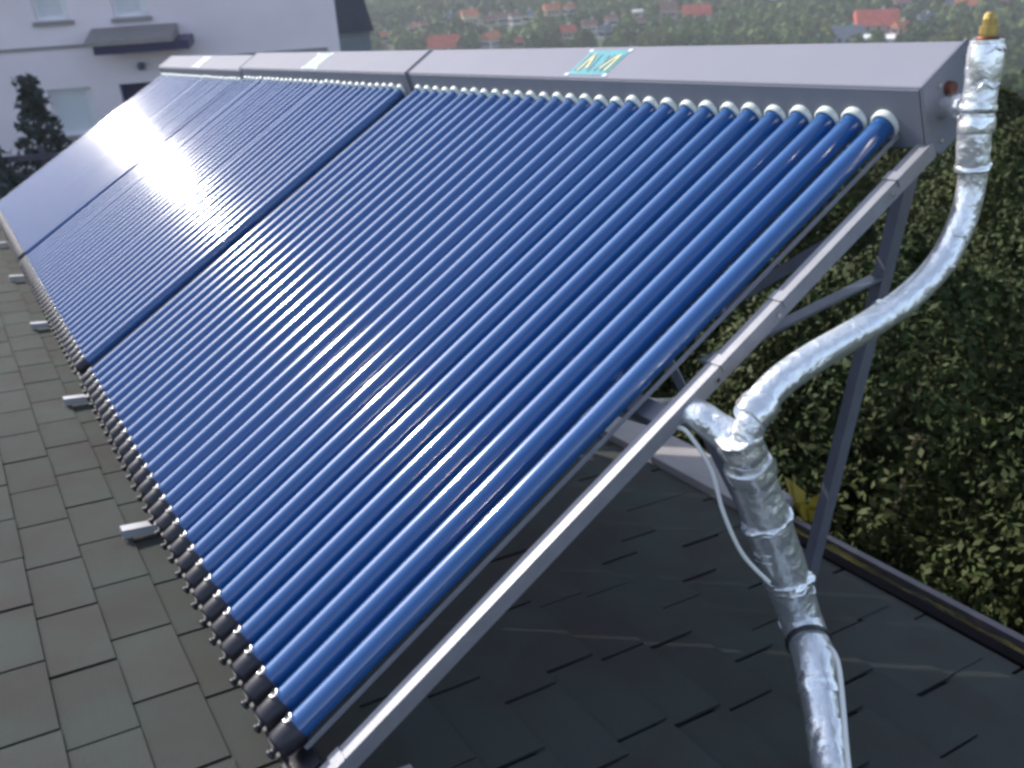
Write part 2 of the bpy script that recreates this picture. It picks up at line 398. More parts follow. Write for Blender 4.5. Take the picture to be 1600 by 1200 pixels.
def stroke(m_, x0, y0, x1, y1, wd, n=.0022):
    material = m_; m_ = MB()
    a_ = Vector((x0, y0)); b_ = Vector((x1, y1)); q = (b_ - a_).normalized(); q = Vector((-q.y, q.x)) * wd / 2
    m_.add([(p.x, p.y, zt(p.y) + n) for p in (a_ - q, b_ - q, b_ + q, a_ + q)], [(0, 1, 2, 3)])
    part('printed_stroke', m_, material, st, F)
ink = M_dkink; tan = M_tanink
for (x0, y0, x1, y1) in ((-1.115, 1.69, -1.115, 1.77), (-1.045, 1.685, -1.06, 1.765), (-1.02, 1.69, -.99, 1.765), (-.985, 1.69, -1.02, 1.76)): stroke(ink, x0, y0, x1, y1, .010)
for (x0, y0, x1, y1) in ((-1.10, 1.69, -1.095, 1.77), (-1.095, 1.77, -1.065, 1.70), (-.965, 1.69, -.965, 1.765), (-1.0, 1.70, -.975, 1.76)): stroke(tan, x0, y0, x1, y1, .012, .003)


labels = ['nearest solar collector with blue vacuum tubes, beside the silver wrapped pipe',
          'middle solar collector, its tubes bright with sun glare',
          'farthest solar collector, nearest the pale house']
cols = [col0]
for k in (1, 2):
    c = copy_tree(col0); c.location = org + F @ Vector((-k * WC, 0, 0)); cols.append(c)
rx_ = Matrix.Rotation(math.radians(-.5), 3, F.to_3x3() @ Vector((1, 0, 0)))      # the last one lies a touch flatter
cols[2].rotation_euler = rx_.to_euler()
for c, l in zip(cols, labels): c['label'] = l
# only the outer end of the last one is closed by an extra side rail
o_ = MB().channel((XE1 + .02, -.065, -.053), (XE1 + .02, 1.64, -.053), .030, .034)
link('side_rail', o_.mesh('side_rail', M_gal, F, org), cols[2])

# ------------------------------------------------------------------ foil-wrapped pipework
def xp(u, v, x):       # point of the pixel ray on the array plane x = const (survey of the photo)
    r = F.to_3x3().transposed() @ px_ray(u, v); s = (x - CAM_C.x) / r.x; return CAM_C + r * s
pipe = thing('insulated_pipe', A(.35, .7, -.72), 'silver foil-wrapped pipe dropping from the manifold end to the shingles', 'pipe')
riser = [xp(1543, 62, .2), xp(1537, 110, .2), xp(1528, 170, .2), xp(1522, 215, .2), xp(1520, 262, .2)]
part('foil_jacket', MB().tube(riser, [.029, .030, .030, .0305, .030], 28, .035, 24, 10), M_foil, pipe, F)
curve = [xp(1521, 262, .2), xp(1516, 300, .2), xp(1500, 355, .2), xp(1467, 415, .2), xp(1415, 468, .2), xp(1350, 512, .2), xp(1270, 560, .2), xp(1215, 600, .205), xp(1182, 640, .21), xp(1165, 690, .21)]
part('foil_jacket', MB().tube(curve, [.0265, .0265, .027, .0275, .0275, .0275, .029, .029, .029, .026], 28, .012, 20, 10), M_foil, pipe, F)
def rpx(u, v, n):
    r = F.to_3x3().transposed() @ px_ray(u, v); s = ((RO + RN * n) - CAM_C).dot(RN) / r.dot(RN); return CAM_C + r * s
low = [xp(1152, 680, .2), xp(1172, 735, .2), xp(1197, 810, .205), xp(1225, 890, .215), xp(1252, 970, .24), rpx(1272, 1030, .175), rpx(1282, 1095, .125), rpx(1292, 1160, .085), rpx(1299, 1215, .062), rpx(1304, 1270, .055)]
low += [rpx(1332, 1360, .055), rpx(1350, 1560, .055), rpx(1380, 1900, .055)]
part('foil_jacket', MB().tube(low, [.034, .042, .045, .0445, .042, .039, .0345, .0315, .030, .030, .030, .030, .030], 32, .018, 16, 10), M_foil, pipe, F)
br = [Vector((-.5, .86, -.17)), Vector((-.1, .875, -.14)), xp(1078, 645, .09), xp(1118, 668, .14), xp(1158, 700, .19), xp(1180, 745, .2)]
part('foil_jacket', MB().tube(br, [.028, .028, .029, .031, .036, .03], 26, .03, 26, 10), M_foil, pipe, F)
def tape(c, r, wd, d, wr=.07, ph=0):
    d = Vector(d).normalized(); c = Vector(c)
    return part('tape_band', MB().tube([c - d * wd / 2, c - d * wd / 6, c + d * wd / 6, c + d * wd / 2], [r, r * 1.05, r * 1.05, r * .99], 24, wr, 45, 3), M_tape, pipe, F)
dr = lambda p, q: (Vector(q) - Vector(p))
tape(riser[1] + (riser[0] - riser[1]) * .2, .0305, .07, dr(riser[0], riser[1]), .03)
tape(riser[2], .033, .014, dr(riser[1], riser[2]), .1)
tape(riser[2] + (riser[3] - riser[2]) * .55, .032, .03, dr(riser[2], riser[3]), .08)
tape(riser[4], .032, .012, dr(riser[3], riser[4]), .12)
tape(curve[8], .033, .05, dr(curve[7], curve[8]), .12)
tape(low[0] + (low[1] - low[0]) * .3, .039, .05, dr(low[0], low[1]), .14)
tape(low[1], .0442, .04, dr(low[0], low[1]), .10)
tape(low[5] + (low[6] - low[5]) * .6, .0378, .04, dr(low[5], low[6]), .16)
tape(low[2], .0462, .012, dr(low[1], low[2]), .16); tape(low[3] + (low[4] - low[3]) * .2, .0455, .016, dr(low[3], low[4]), .18)
tape(low[7], .0325, .07, dr(low[6], low[7]), .18)
rr = random.Random(5)
for seg_, ra_, k0, k1 in ((curve, .0272, 1, 7), (low, .0425, 2, 4), (riser, .0305, 0, 3)):
    for q in range(7):
        i = rr.randint(k0, k1 - 1); t_ = rr.random(); c_ = seg_[i] + (seg_[i + 1] - seg_[i]) * t_
        d_ = dr(seg_[i], seg_[i + 1]).normalized(); e_ = d_.orthogonal().normalized(); a0_ = rr.uniform(0, 6.28); fold = []
        for j in range(7):
            a_ = a0_ + j * .28; o_ = e_ * math.cos(a_) + d_.cross(e_) * math.sin(a_)
            fold.append(c_ + o_ * (ra_ + .0006) + d_ * (.012 * (j / 6 - .5) * rr.choice((1, 1, -1)) + rr.uniform(-.002, .002)))
        part('foil_crease', MB().tube(fold, [.0008, .002, .0028, .003, .0028, .002, .0008], 6, .2, 60, 3), M_tape, pipe, F)
# connection to the manifold and air vent
part('outlet_stub', MB().tube([(.098, 1.705, .005), (.13, 1.70, .008), (.165, 1.69, .012), (.2, 1.672, .03)], [.024, .027, .026, .022], 20, .12, 40, 8), M_tape, pipe, F)
part('copper_ring', MB().cyl((.093, 1.722, .034), (.112, 1.722, .034), .014, .012, 14), M_copper, pipe, F)
vt = riser[0]; up_ = (riser[0] - riser[1]).normalized()
av = part('air_vent', MB().lathe([(-.01, .0), (-.01, .013), (.010, .013), (.010, .017), (.024, .017), (.024, .012), (.036, .0125), (.044, .010), (.048, .006), (.048, 0)], vt, up_, 12, False), M_brass, pipe, F)
part('vent_collar', MB().lathe([(0, .0), (0, .02), (.006, .02), (.006, 0)], vt, up_, 16), M_copper, av, F)
# sensor cable
cab = thing('sensor_cable', A(.2, .8, -.4), 'thin white cable hanging in a loop beside the foil pipe', 'cable')
c1 = [Vector((.0, .83, -.14)), xp(1060, 668, .10), xp(1085, 690, .13), xp(1112, 735, .16), xp(1130, 800, .18), xp(1160, 865, .20), xp(1202, 910, .23)]
part('cable_run', MB().tube(c1, .0042, 10), M_cable, cab, F)
c2 = [rpx(1294, 1010, .22), rpx(1303, 1020, .225), rpx(1311, 1045, .21), rpx(1317, 1100, .165), rpx(1322, 1160, .12), rpx(1328, 1215, .09), rpx(1340, 1290, .07), rpx(1375, 1560, .06)]
part('cable_run', MB().tube(c2, .0048, 10), M_cable, cab, F)
tie = low[4] + (low[5] - low[4]) * .55
dd = dr(low[4], low[5]).normalized()
part('cable_tie', MB().tube([tie - dd * .0035, tie, tie + dd * .0035], .0445, 24, 0, 1, 2), M_tie, cab, F)

# ------------------------------------------------------------------ foliage helpers
def leaf_cloud(n, shape, size, seed=0, flat=.5):
    """n leaf-spray quads; shape(rng)->(point, outward)"""
    r = np.random.default_rng(seed); m_ = MB()
    P = []; 
    for i in range(n):
        p, o = shape(r); p = Vector(p); o = Vector(o).normalized()
        q = Vector(r.normal(size=3)).normalized(); nrm = (o * flat + q).normalized()
        t = nrm.orthogonal().normalized(); a_ = r.uniform(0, 6.28); bt = nrm.cross(t)
        t, bt = t * math.cos(a_) + bt * math.sin(a_), bt * math.cos(a_) - t * math.sin(a_)
        s = size * r.uniform(.6, 1.4); k = len(m_.v)
        m_.v += [tuple(p - t * s), tuple(p + bt * s * .45), tuple(p + t * s), tuple(p - bt * s * .45)]
        m_.f.append((k, k + 1, k + 2, k + 3)); m_.smooth.append(False)
    return m_
def lump(d, f, seed): return noise.noise(Vector(d) * f + Vector((seed * 7.3, seed * 3.1, seed)))
def blob_shape(rx, rz, cz_, seed, taper=0., f=2.2, amp=.35, shell=.35, clump=None):
    def sh(r):
        d = Vector(r.normal(size=3)).normalized()
        if d.z < -.6: d.z = abs(d.z)
        k = 1 + amp * lump(d, f, seed) + amp * .5 * lump(d, f * 2.7, seed + 4)
        k *= 1 - shell * r.random() ** 1.6
        tz = (1 - taper * max(d.z, 0))
        return (d.x * rx * k * tz, d.y * rx * k * tz, cz_ + d.z * rz * k), d
    return sh
def trunk_mb(h, r, seed=0, limbs=5, spread=.5):
    m_ = MB(); rr = random.Random(seed)
    m_.tube([(0, 0, -.3), (rr.uniform(-.1, .1) * r * 3, 0, h * .4), (rr.uniform(-1, 1) * r, rr.uniform(-1, 1) * r, h)], [r, r * .75, r * .3], 8, 0, 1, 3)
    for i in range(limbs):
        a_ = i * 2.4 + rr.random(); z0 = h * (.35 + .5 * i / limbs)
        e = Vector((math.cos(a_) * spread, math.sin(a_) * spread, z0 + spread * .6))
        m_.tube([(0, 0, z0), tuple(e * .5 + Vector((0, 0, z0 * .5))), tuple(e)], [r * .4, r * .28, r * .12], 6, 0, 1, 2)
    return m_

# ------------------------------------------------------------------ hedge trees right behind the eave
def hedge_shape(rx, H, seed):
    # dense upright evergreen from the ground to H with bumpy face
    def sh(r):
        z = H * (1 - r.random() ** 1.15) ; a_ = r.uniform(0, 6.283)
        t = z / H; prof = 1.0 if t < .72 else math.sqrt(max(1 - ((t - .72) / .28) ** 2, 0.02))
        d = Vector((math.cos(a_), math.sin(a_), z * .9))
        k = 1 + .30 * noise.noise(Vector((d.x * 1.6 + seed, d.y * 1.6, z * 1.5))) + .24 * noise.noise(Vector((d.x * 4 + seed, d.y * 4, z * 4.2)))
        k *= 1 - .30 * r.random() ** 1.8
        return (d.x * rx * prof * k, d.y * rx * prof * k, z), (d.x, d.y, .55)
    return sh
hv = []
for s_ in (1, 2):
    H = 6.1
    # most leaves in the upper three metres, which the photo sees
    sh = hedge_shape(1.0, H, s_)
    hv.append((leaf_cloud(95000, sh, .0205, s_, .8).mesh('crown', M_leafD), trunk_mb(H * .85, .11, s_, 7, .6).mesh('trunk', M_bark)))
out = (RW.to_3x3() @ Vector((0, 1, 0))); out.z = 0; out.normalize()
xdir = (F.to_3x3() @ Vector((1, 0, 0))); xdir.z = 0; xdir.normalize()
eave = F @ RP(0, 1.75, 0)
k = 0
for row, (off, dz) in enumerate(((1.55, -.35), (3.3, -.12), (5.3, -.55))):
    for i in range(-4 - row, 6):
        p = eave + xdir * (i * 1.25 + .5 * (row % 2) + random.uniform(-.2, .2)) + out * (off + random.uniform(-.25, .25))
        H = (eave.z - GZ) + dz + random.uniform(-.35, .25) + .1
        hd = Vector((p.x - CW.x, p.y - CW.y, 0)).length; side = (p - CW).dot(cx) / max((p - CW).dot(cz), .1)
        if side > .30: H = 7.3 - hd * (.37, .28, .205)[row] + random.uniform(-.12, .18)   # the right-hand trees stand taller
        cm, tm = hv[k % 2]; k += 1
        lab = 'dense dark evergreen tree standing just behind the gutter' if row == 0 else 'dark evergreen tree in the thicket behind the hedge'
        t = thing('evergreen_tree', (p.x, p.y, GZ), lab, 'tree', 'dense evergreen trees beyond the eave')
        t.rotation_euler[2] = random.uniform(0, 6.28); sc = H / 6.1; t.scale = (sc * random.uniform(.95, 1.15),) * 2 + (sc,)
        link('crown', cm, t); link('trunk', tm, t)
# yellow sprig poking up behind the gutter
yp = thing('yellow_plant', A(*RP(-.33, 1.80, -.6)), 'yellow-green leafy sprig sticking up behind the gutter', 'plant')
def blade(m_, a_, b_, wd):
    a_ = Vector(a_); b_ = Vector(b_); d = b_ - a_; s = d.cross(cam_rows[2]).normalized() * wd; md = a_ + d * .5 + Vector((0, .012, .012))
    m_.add([a_ - s * .3, a_ + s * .3, md + s, b_, md - s], [(0, 1, 2, 4), (4, 2, 3)])
    m_.add([p + Vector((.0, .0, .004)) for p in (a_ - s * .3, a_ + s * .3, md + s, b_, md - s)], [(0, 1, 2, 4), (4, 2, 3)])
def rfp(u, v, dist):
    r = F.to_3x3().transposed() @ px_ray(u, v); return CAM_C + r * dist
for (u0, v0, u1, v1) in ((1256, 812, 1226, 745), (1258, 812, 1238, 752), (1262, 812, 1285, 770), (1260, 815, 1252, 788), (1268, 815, 1276, 795)):
    m_ = MB(); blade(m_, rfp(u0, v0, 3.0), rfp(u1, v1, 2.95), .018); part('leaf', m_, M_leafY, yp, F)
part('stem', MB().tube([rfp(1258, 812, 3.0), rfp(1266, 850, 3.05), RP(-.33, 1.95, -.7)], .006, 6), M_bark, yp, F)

# ------------------------------------------------------------------ neighbour building
def fac_dir():
    d = cx * ((11000 - 800) / F_PX) + cy * ((-739 - 600) / F_PX) + cz; d.z = 0; return d.normalized()
FX = fac_dir(); FN = Vector((FX.y, -FX.x, 0))           # to the right in the picture; towards us
if FN.dot(CW) < 0 and True: pass
dist0 = 21.0
ctr = CW + Vector((px_ray(300, 60).x, px_ray(300, 60).y, 0)).normalized() * dist0
if (CW - ctr).dot(FN) < 0: FN = -FN
def fpt(u, v, off=0.):
    r = px_ray(u, v); s = ((ctr + FN * off) - CW).dot(FN) / r.dot(FN); P = CW + r * s
    return (P - ctr).dot(FX), P.z
BM = Matrix((FX, -FN, Vector((0, 0, 1)))).transposed().to_4x4(); BM.translation = Vector((ctr.x, ctr.y, 0))   # x right, y into building, z up
xr, _ = fpt(527, 40); xl = xr - 19; ztop = GZ + 6.6
M_plaster = mat('pale_plaster', (.86, .76, .82), .9, var=.11, vscale=.7, bump=.1, bscale=60)
M_shut = mat('white_shutter', (.74, .76, .80), .5); M_frame = mat('window_frame', (.78, .78, .80), .4)
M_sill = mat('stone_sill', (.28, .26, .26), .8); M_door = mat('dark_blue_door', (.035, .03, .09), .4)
M_tile = mat('red_tile', (.40, .10, .05), .8, var=.3, vscale=2); M_darkroof = mat('dark_slate', (.025, .025, .045), .7, var=.3, vscale=2)
bld = thing('neighbour_house', BM @ Vector(((xl + xr) / 2, 0, GZ)), 'pale plastered house with closed white shutters behind the collectors', 'house')
# openings (x0,x1,z0,z1,kind) measured on the facade
def opening(u0, v0, u1, v1):
    x0, z1 = fpt(u0, v0); x1, z0 = fpt(u1, v1); return x0, x1, z0, z1
wl = opening(73, 141, 150, 209); wu1 = opening(36, -40, 110, 31); wu2 = opening(162, -42, 232, 25); dr_ = opening(185, 132, 262, 200)
wl = (wl[0], wl[1] + .12, wl[2], wl[3])
zs = fpt(60, 76)[1]
ops = [(wl, 'w'), (wu1, 'w'), (wu2, 'w'), ((dr_[0], dr_[0] + 1.25, GZ + .15, dr_[3]), 'd')]
ops += [((o[0] - 3.6, o[1] - 3.6, o[2], o[3]), 'w') for o in (wl, wu1)]
# wall with real holes: grid of cells
xs = sorted({xl, xr, *[v for o, _ in ops for v in o[:2]]}); zz = sorted({GZ - 3, ztop, *[v for o, _ in ops for v in o[2:]]})
mb = MB()
for i in range(len(xs) - 1):
    for j in range(len(zz) - 1):
        xm = (xs[i] + xs[i + 1]) / 2; zm = (zz[j] + zz[j + 1]) / 2
        if any(o[0] < xm < o[1] and o[2] < zm < o[3] for o, _ in ops): continue
        mb.add([(xs[i], 0, zz[j]), (xs[i + 1], 0, zz[j]), (xs[i + 1], 0, zz[j + 1]), (xs[i], 0, zz[j + 1])], [(0, 1, 2, 3)])
for o, _ in ops:    # reveals
    x0, x1, z0, z1 = o; y = .28
    mb.add([(x0, 0, z0), (x1, 0, z0), (x1, 0, z1), (x0, 0, z1), (x0, y, z0), (x1, y, z0), (x1, y, z1), (x0, y, z1)], [(0, 4, 5, 1), (1, 5, 6, 2), (2, 6, 7, 3), (3, 7, 4, 0), (4, 7, 6, 5)])
mb.add([(xl, 0, GZ - 3), (xr, 0, GZ - 3), (xr, 10, GZ - 3), (xl, 10, GZ - 3), (xl, 0, ztop), (xr, 0, ztop), (xr, 10, ztop), (xl, 10, ztop)], [(1, 2, 6, 5), (2, 3, 7, 6), (3, 0, 4, 7)])
part('wall', mb, M_plaster, bld, BM)
part('roof', MB().prism([(-.5, ztop), (-.5, ztop + .15), (5, ztop + 2.8), (10.5, ztop + .15), (10.5, ztop)], xl - .4, xr + .4, 'x'), M_tile, bld, BM)
for o, kd in ops:
    x0, x1, z0, z1 = o
    if kd == 'w':
        f_ = part('window', MB().box(x0 + .002, x1 - .002, .13, .20, z0 + .002, z0 + .07).box(x0 + .002, x1 - .002, .13, .20, z1 - .07, z1 - .002).box(x0 + .002, x0 + .06, .13, .20, z0 + .07, z1 - .07).box(x1 - .14, x1 - .002, .10, .20, z0 + .07, z1 - .07), M_frame, bld, BM)
        m_ = MB(); n = 22
        for i in range(n):
            za = z0 + .07 + (z1 - z0 - .14) * i / n; zb = z0 + .07 + (z1 - z0 - .14) * (i + 1) / n
            m_.add([(x0 + .06, .15, za), (x1 - .14, .15, za), (x1 - .14, .142, (za + zb) / 2), (x1 - .14, .15, zb - .004), (x0 + .06, .15, zb - .004), (x0 + .06, .142, (za + zb) / 2)], [(0, 1, 2, 5), (5, 2, 3, 4)])
        part('roller_shutter', m_, M_shut, f_, BM)
        part('sill', MB().box(x0 - .06, x1 + .06, -.07, .12, z0 - .075, z0 - .002), M_sill, f_, BM)
    else:
        d_ = part('door', MB().box(x0 + .01, x1 - .01, .18, .24, z0, z1 - .01), M_door, bld, BM)
        part('handle', MB().box(x1 - .16, x1 - .05, .13, .16, z0 + 1.0, z0 + 1.03), M_steel, d_, BM)
c0 = fpt(133, 72, .9); c1_ = fpt(283, 62, .9)
part('canopy', MB().prism([(-.95, c0[1] - .02), (-.95, c0[1] + .07), (-.1, c0[1] + .20), (0, c0[1] + .20), (0, c0[1] - .02)], c0[0], c1_[0] - .15), M_conc, bld, BM)
part('canopy_shade_box', MB().box(c0[0] + .12, c1_[0] + .12, -.88, -.003, c0[1] - .19, c0[1] - .023), M_door, bld, BM)  # dark box added to stand in for the shade under the canopy slab
part('wall_lamp', MB().lathe([(0, 0), (0, .07), (.10, .09), (.14, .05), (.14, 0)], ((dr_[0] + .55), -.10, fpt(208, 103)[1] - .07), (0, 0, 1), 12), mat('lamp_housing', (.12, .14, .22), .4), bld, BM)
lg0 = fpt(298, 92); lg1 = fpt(512, 79)
part('plinth_ledge', MB().box(lg0[0], lg1[0], -.06, -.002, lg0[1] - .06, lg0[1] + .03), M_sill, bld, BM)
part('string_course', MB().box(xl, c0[0] - .02, -.03, -.002, zs - .03, zs + .03), M_sill, bld, BM)

# fence, small spruce and shrubs in front of it
GP = lambda u, v, off: BM @ Vector((fpt(u, v, off)[0], -off, fpt(u, v, off)[1]))
M_wood = mat('weathered_fence_wood', (.10, .085, .12), .85, var=.3, vscale=6)
M_spruce = mat('spruce_needles', (.030, .042, .040), .7, island=.35)
fx0 = fpt(-60, 255, 3.2)[0]; fx1 = fpt(160, 240, 3.2)[0]
fen = thing('fence', BM @ Vector(((fx0 + fx1) / 2, -3.2, GZ)), 'dark wooden rail fence in front of the pale house', 'fence')
zt_ = fpt(60, 240, 3.2)[1]
for i in range(4):
    part('rail', MB().box(fx0, fx1 + 1, -3.225, -3.195, zt_ - .30 * i - .11, zt_ - .30 * i), M_wood, fen, BM)
x = fx0
while x < fx1 + 1:
    part('post', MB().box(x, x + .10, -3.19, -3.10, GZ, zt_ + .12), M_wood, fen, BM); x += 1.3
def spruce_shape(R_, H, seed):
    def sh(r):
        t = r.random() ** .75; z = H * (1 - t) ; tier = (z * 2.6) % 1
        rad_ = R_ * (.10 + .95 * t) * (.55 + .45 * (1 - tier)) * (.35 + .65 * r.random() ** .4); a_ = r.uniform(0, 6.283)
        rad_ *= 1 + .35 * noise.noise(Vector((math.cos(a_) * 1.4, math.sin(a_) * 1.4, z * 1.2 + seed)))
        return (math.cos(a_) * rad_, math.sin(a_) * rad_, z + .15), (math.cos(a_), math.sin(a_), .4)
    return sh
def bare_tree(name, u, v0, v1, off, R_, label, cat, seed, n=3500, size=.10, shp=None):
    xq = fpt(u + 6, (v0 + v1) / 2, off)[0]; _, ztp = fpt(u, v0, off); base = BM @ Vector((xq, -off, GZ)); H = ztp - GZ
    t = thing(name, base, label, cat)
    part_me = leaf_cloud(n, shp(R_, H, seed) if shp else spruce_shape(R_, H, seed), size, seed, .3).mesh('crown', M_spruce)
    link('crown', part_me, t); link('trunk', trunk_mb(H * .9, .06, seed, 4, R_ * .5).mesh('trunk', M_bark), t)
bare_tree('spruce_tree', 60, 130, 290, 2.6, 1.5, 'small ragged dark spruce in front of the white shuttered window', 'tree', 3, 3600, .085)
def bush_shape(R_, H, seed): return blob_shape(R_, H * .40, H * .5, seed, .2, 2.0, .3)
bare_tree('garden_shrub', 104, 200, 290, 2.3, .7, 'dark rounded shrub right of the small spruce', 'shrub', 5, 2600, .085, bush_shape)
bare_tree('garden_shrub', -12, 205, 330, 4.2, .75, 'dark shrub at the left picture edge beside the fence', 'shrub', 8, 2600, .085, bush_shape)
bare_tree('garden_shrub', 20, 262, 330, 5.0, 1.0, 'low dark shrub under the fence rails', 'shrub', 11, 2600, .085, bush_shape)
bare_tree('garden_shrub', 120, 232, 330, 4.6, 1.0, 'low dark shrub hidden partly behind the farthest collector', 'shrub', 12, 2600, .085, bush_shape)

# dark-roofed hut behind the building corner
def gp_at(u, v, dist):
    r = px_ray(u, v); h = math.hypot(r.x, r.y); return CW + r * (dist / h)
hut_r = gp_at(585, 50, 55); hut = thing('dark_roofed_hut', (hut_r.x, hut_r.y, hgt(hut_r.x, hut_r.y)), 'hut with a dark slate roof behind the pale house corner', 'hut')
HM = Matrix((FX, -FN, Vector((0, 0, 1)))).transposed().to_4x4(); HM.translation = Vector((hut_r.x, hut_r.y, 0))
zb_ = gp_at(585, 48, 55).z; zt2 = gp_at(575, -22, 55).z; zg = hgt(hut_r.x, hut_r.y) - 1
part('wall', MB().box(-6, -.25, .3, 5, zg, zb_ + .02), mat('blue_grey_boards', (.16, .19, .24), .8, var=.2), hut, HM)
part('roof', MB().add([(-6.3, 0, zb_), (0, 0, zb_), (0, 5.4, zb_), (-6.3, 5.4, zb_), (-6.0, 2.5, zt2), (-.5, 2.5, zt2)], [(0, 1, 5, 4), (1, 2, 5), (2, 3, 4, 5), (3, 0, 4), (0, 3, 2, 1)]), M_darkroof, hut, HM)

# ------------------------------------------------------------------ village in the valley
def ground_hit(u, v):
    r = px_ray(u, v); s = 30.
    while s < 1500:
        P = CW + r * s
        if P.z < hgt(P.x, P.y) : return P
        s += 2
    return CW + r * 900
walls = {'white': mat('house_white', (.66, .62, .60), .9, var=.1, vscale=.3), 'cream': mat('house_cream', (.62, .50, .34), .9, var=.1, vscale=.3),
         'pink': mat('house_pink', (.50, .36, .34), .9, var=.1, vscale=.3), 'grey': mat('house_grey', (.36, .38, .44), .9, var=.1, vscale=.3)}
roofs = {'red': mat('roof_red', (.50, .095, .06), .85, var=.35, vscale=.5), 'orange': mat('roof_orange', (.52, .16, .07), .85, var=.35, vscale=.5),
         'brown': mat('roof_brown', (.22, .10, .08), .85, var=.3, vscale=.5), 'slate': mat('roof_slate', (.10, .13, .17), .8, var=.3, vscale=.5), 'white': mat('roof_white', (.65, .65, .65), .7)}
M_pane = mat('window_pane', (.03, .035, .045), .2)
vil = [ # u, v(base), width px, height px wall, wall, roof, turn, label
 (601, 66, 13, 8, 'cream', 'orange', .5, 'tiny cream house with an orange roof right of the dark hut'),
 (663, 48, 11, 7, 'cream', 'brown', .2, 'small cream house left of the bright orange-roofed one'),
 (648, 52, 11, 6, 'pink', 'orange', .9, 'small pinkish house lowest in the left cluster'),
 (703, 38, 12, 9, 'white', 'slate', .3, 'small white house between the orange-roofed houses'),
 (735, 42, 20, 14, 'cream', 'orange', .2, 'tall cream gabled house with orange roof in the village'),
 (765, 41, 14, 8, 'pink', 'brown', .6, 'dull pink house right of the tall cream one'),
 (786, 38, 14, 9, 'grey', 'brown', .1, 'grey house in the middle of the white row'),
 (805, 40, 15, 11, 'white', 'brown', .4, 'white house of the row above the collector joint'),
 (827, 36, 14, 10, 'white', 'slate', 1.0, 'white slate-roofed house ending the white row'),
 (862, 24, 20, 7, 'cream', 'orange', .3, 'long orange-roofed house at the top of the village'),
 (890, 24, 15, 9, 'white', 'orange', .7, 'white house just right of the long orange roof'),
 (768, 76, 26, 12, 'white', 'orange', .85, 'nearest white gabled house with orange roof just above the collectors'),
 (811, 76, 11, 4, 'pink', 'red', .3, 'small red roof right of the near white house'),
 (695, 84, 34, 4, 'pink', 'red', .0, 'low red roof touching the collector edge'),
 (886, 60, 22, 8, 'pink', 'red', .4, 'salmon house with flat red roof in the village centre'),
 (921, 52, 18, 10, 'white', 'brown', .2, 'white house with brown roof in the central cluster'),
 (946, 60, 18, 10, 'grey', 'slate', .8, 'grey house at the foot of the central cluster'),
 (955, 40, 16, 8, 'white', 'brown', .5, 'white house behind the central cluster'),
 (998, 28, 16, 8, 'white', 'white', .2, 'bright white flat house right of the central cluster'),
 (1000, 44, 13, 7, 'cream', 'brown', .5, 'cream house below the bright white one'),
 (1041, 32, 24, 14, 'pink', 'brown', .3, 'large pinkish house left of the red roof'),
 (1088, 32, 32, 8, 'white', 'red', .15, 'white house with wide red roof near the picture top'),
 (1013, 6, 14, 5, 'cream', 'orange', .4, 'orange roof at the very top edge'),
 (930, 6, 16, 6, 'pink', 'brown', .2, 'brown roof cut by the top edge'),
 (970, 8, 14, 6, 'cream', 'orange', .9, 'cream house cut by the top edge'),
 (905, 3, 13, 5, 'white', 'orange', .1, 'small orange roof far up the slope'),
 (1130, 8, 16, 5, 'cream', 'brown', .3, 'cream house high above the red roof'),
 (1210, 8, 18, 5, 'grey', 'white', .6, 'pale grey house at the top edge mid-right'),
 (1366, 48, 50, 9, 'pink', 'red', .25, 'big red-roofed house above the manifold end'),
 (1406, 54, 22, 8, 'pink', 'orange', .7, 'orange-roofed annexe right of the big red roof'),
 (1322, 68, 34, 8, 'grey', 'slate', .1, 'blue-grey roofed house below the big red roof'),
 (1369, 72, 38, 9, 'white', 'white', .0, 'white flat-roofed garage just above the manifold'),
 (1444, 40, 18, 9, 'grey', 'slate', .4, 'grey house between red roof and brass vent'),
 (1410, 14, 22, 6, 'grey', 'brown', .2, 'grey-brown house near the top right'),
 (1484, 18, 14, 10, 'white', 'slate', .3, 'narrow white house left of the orange top-right roof'),
 (1508, 18, 26, 7, 'white', 'orange', .2, 'white house with orange roof at the top right'),
 (1570, 12, 26, 7, 'pink', 'brown', .5, 'brown-roofed house in the top right corner'),
]
hpos = []
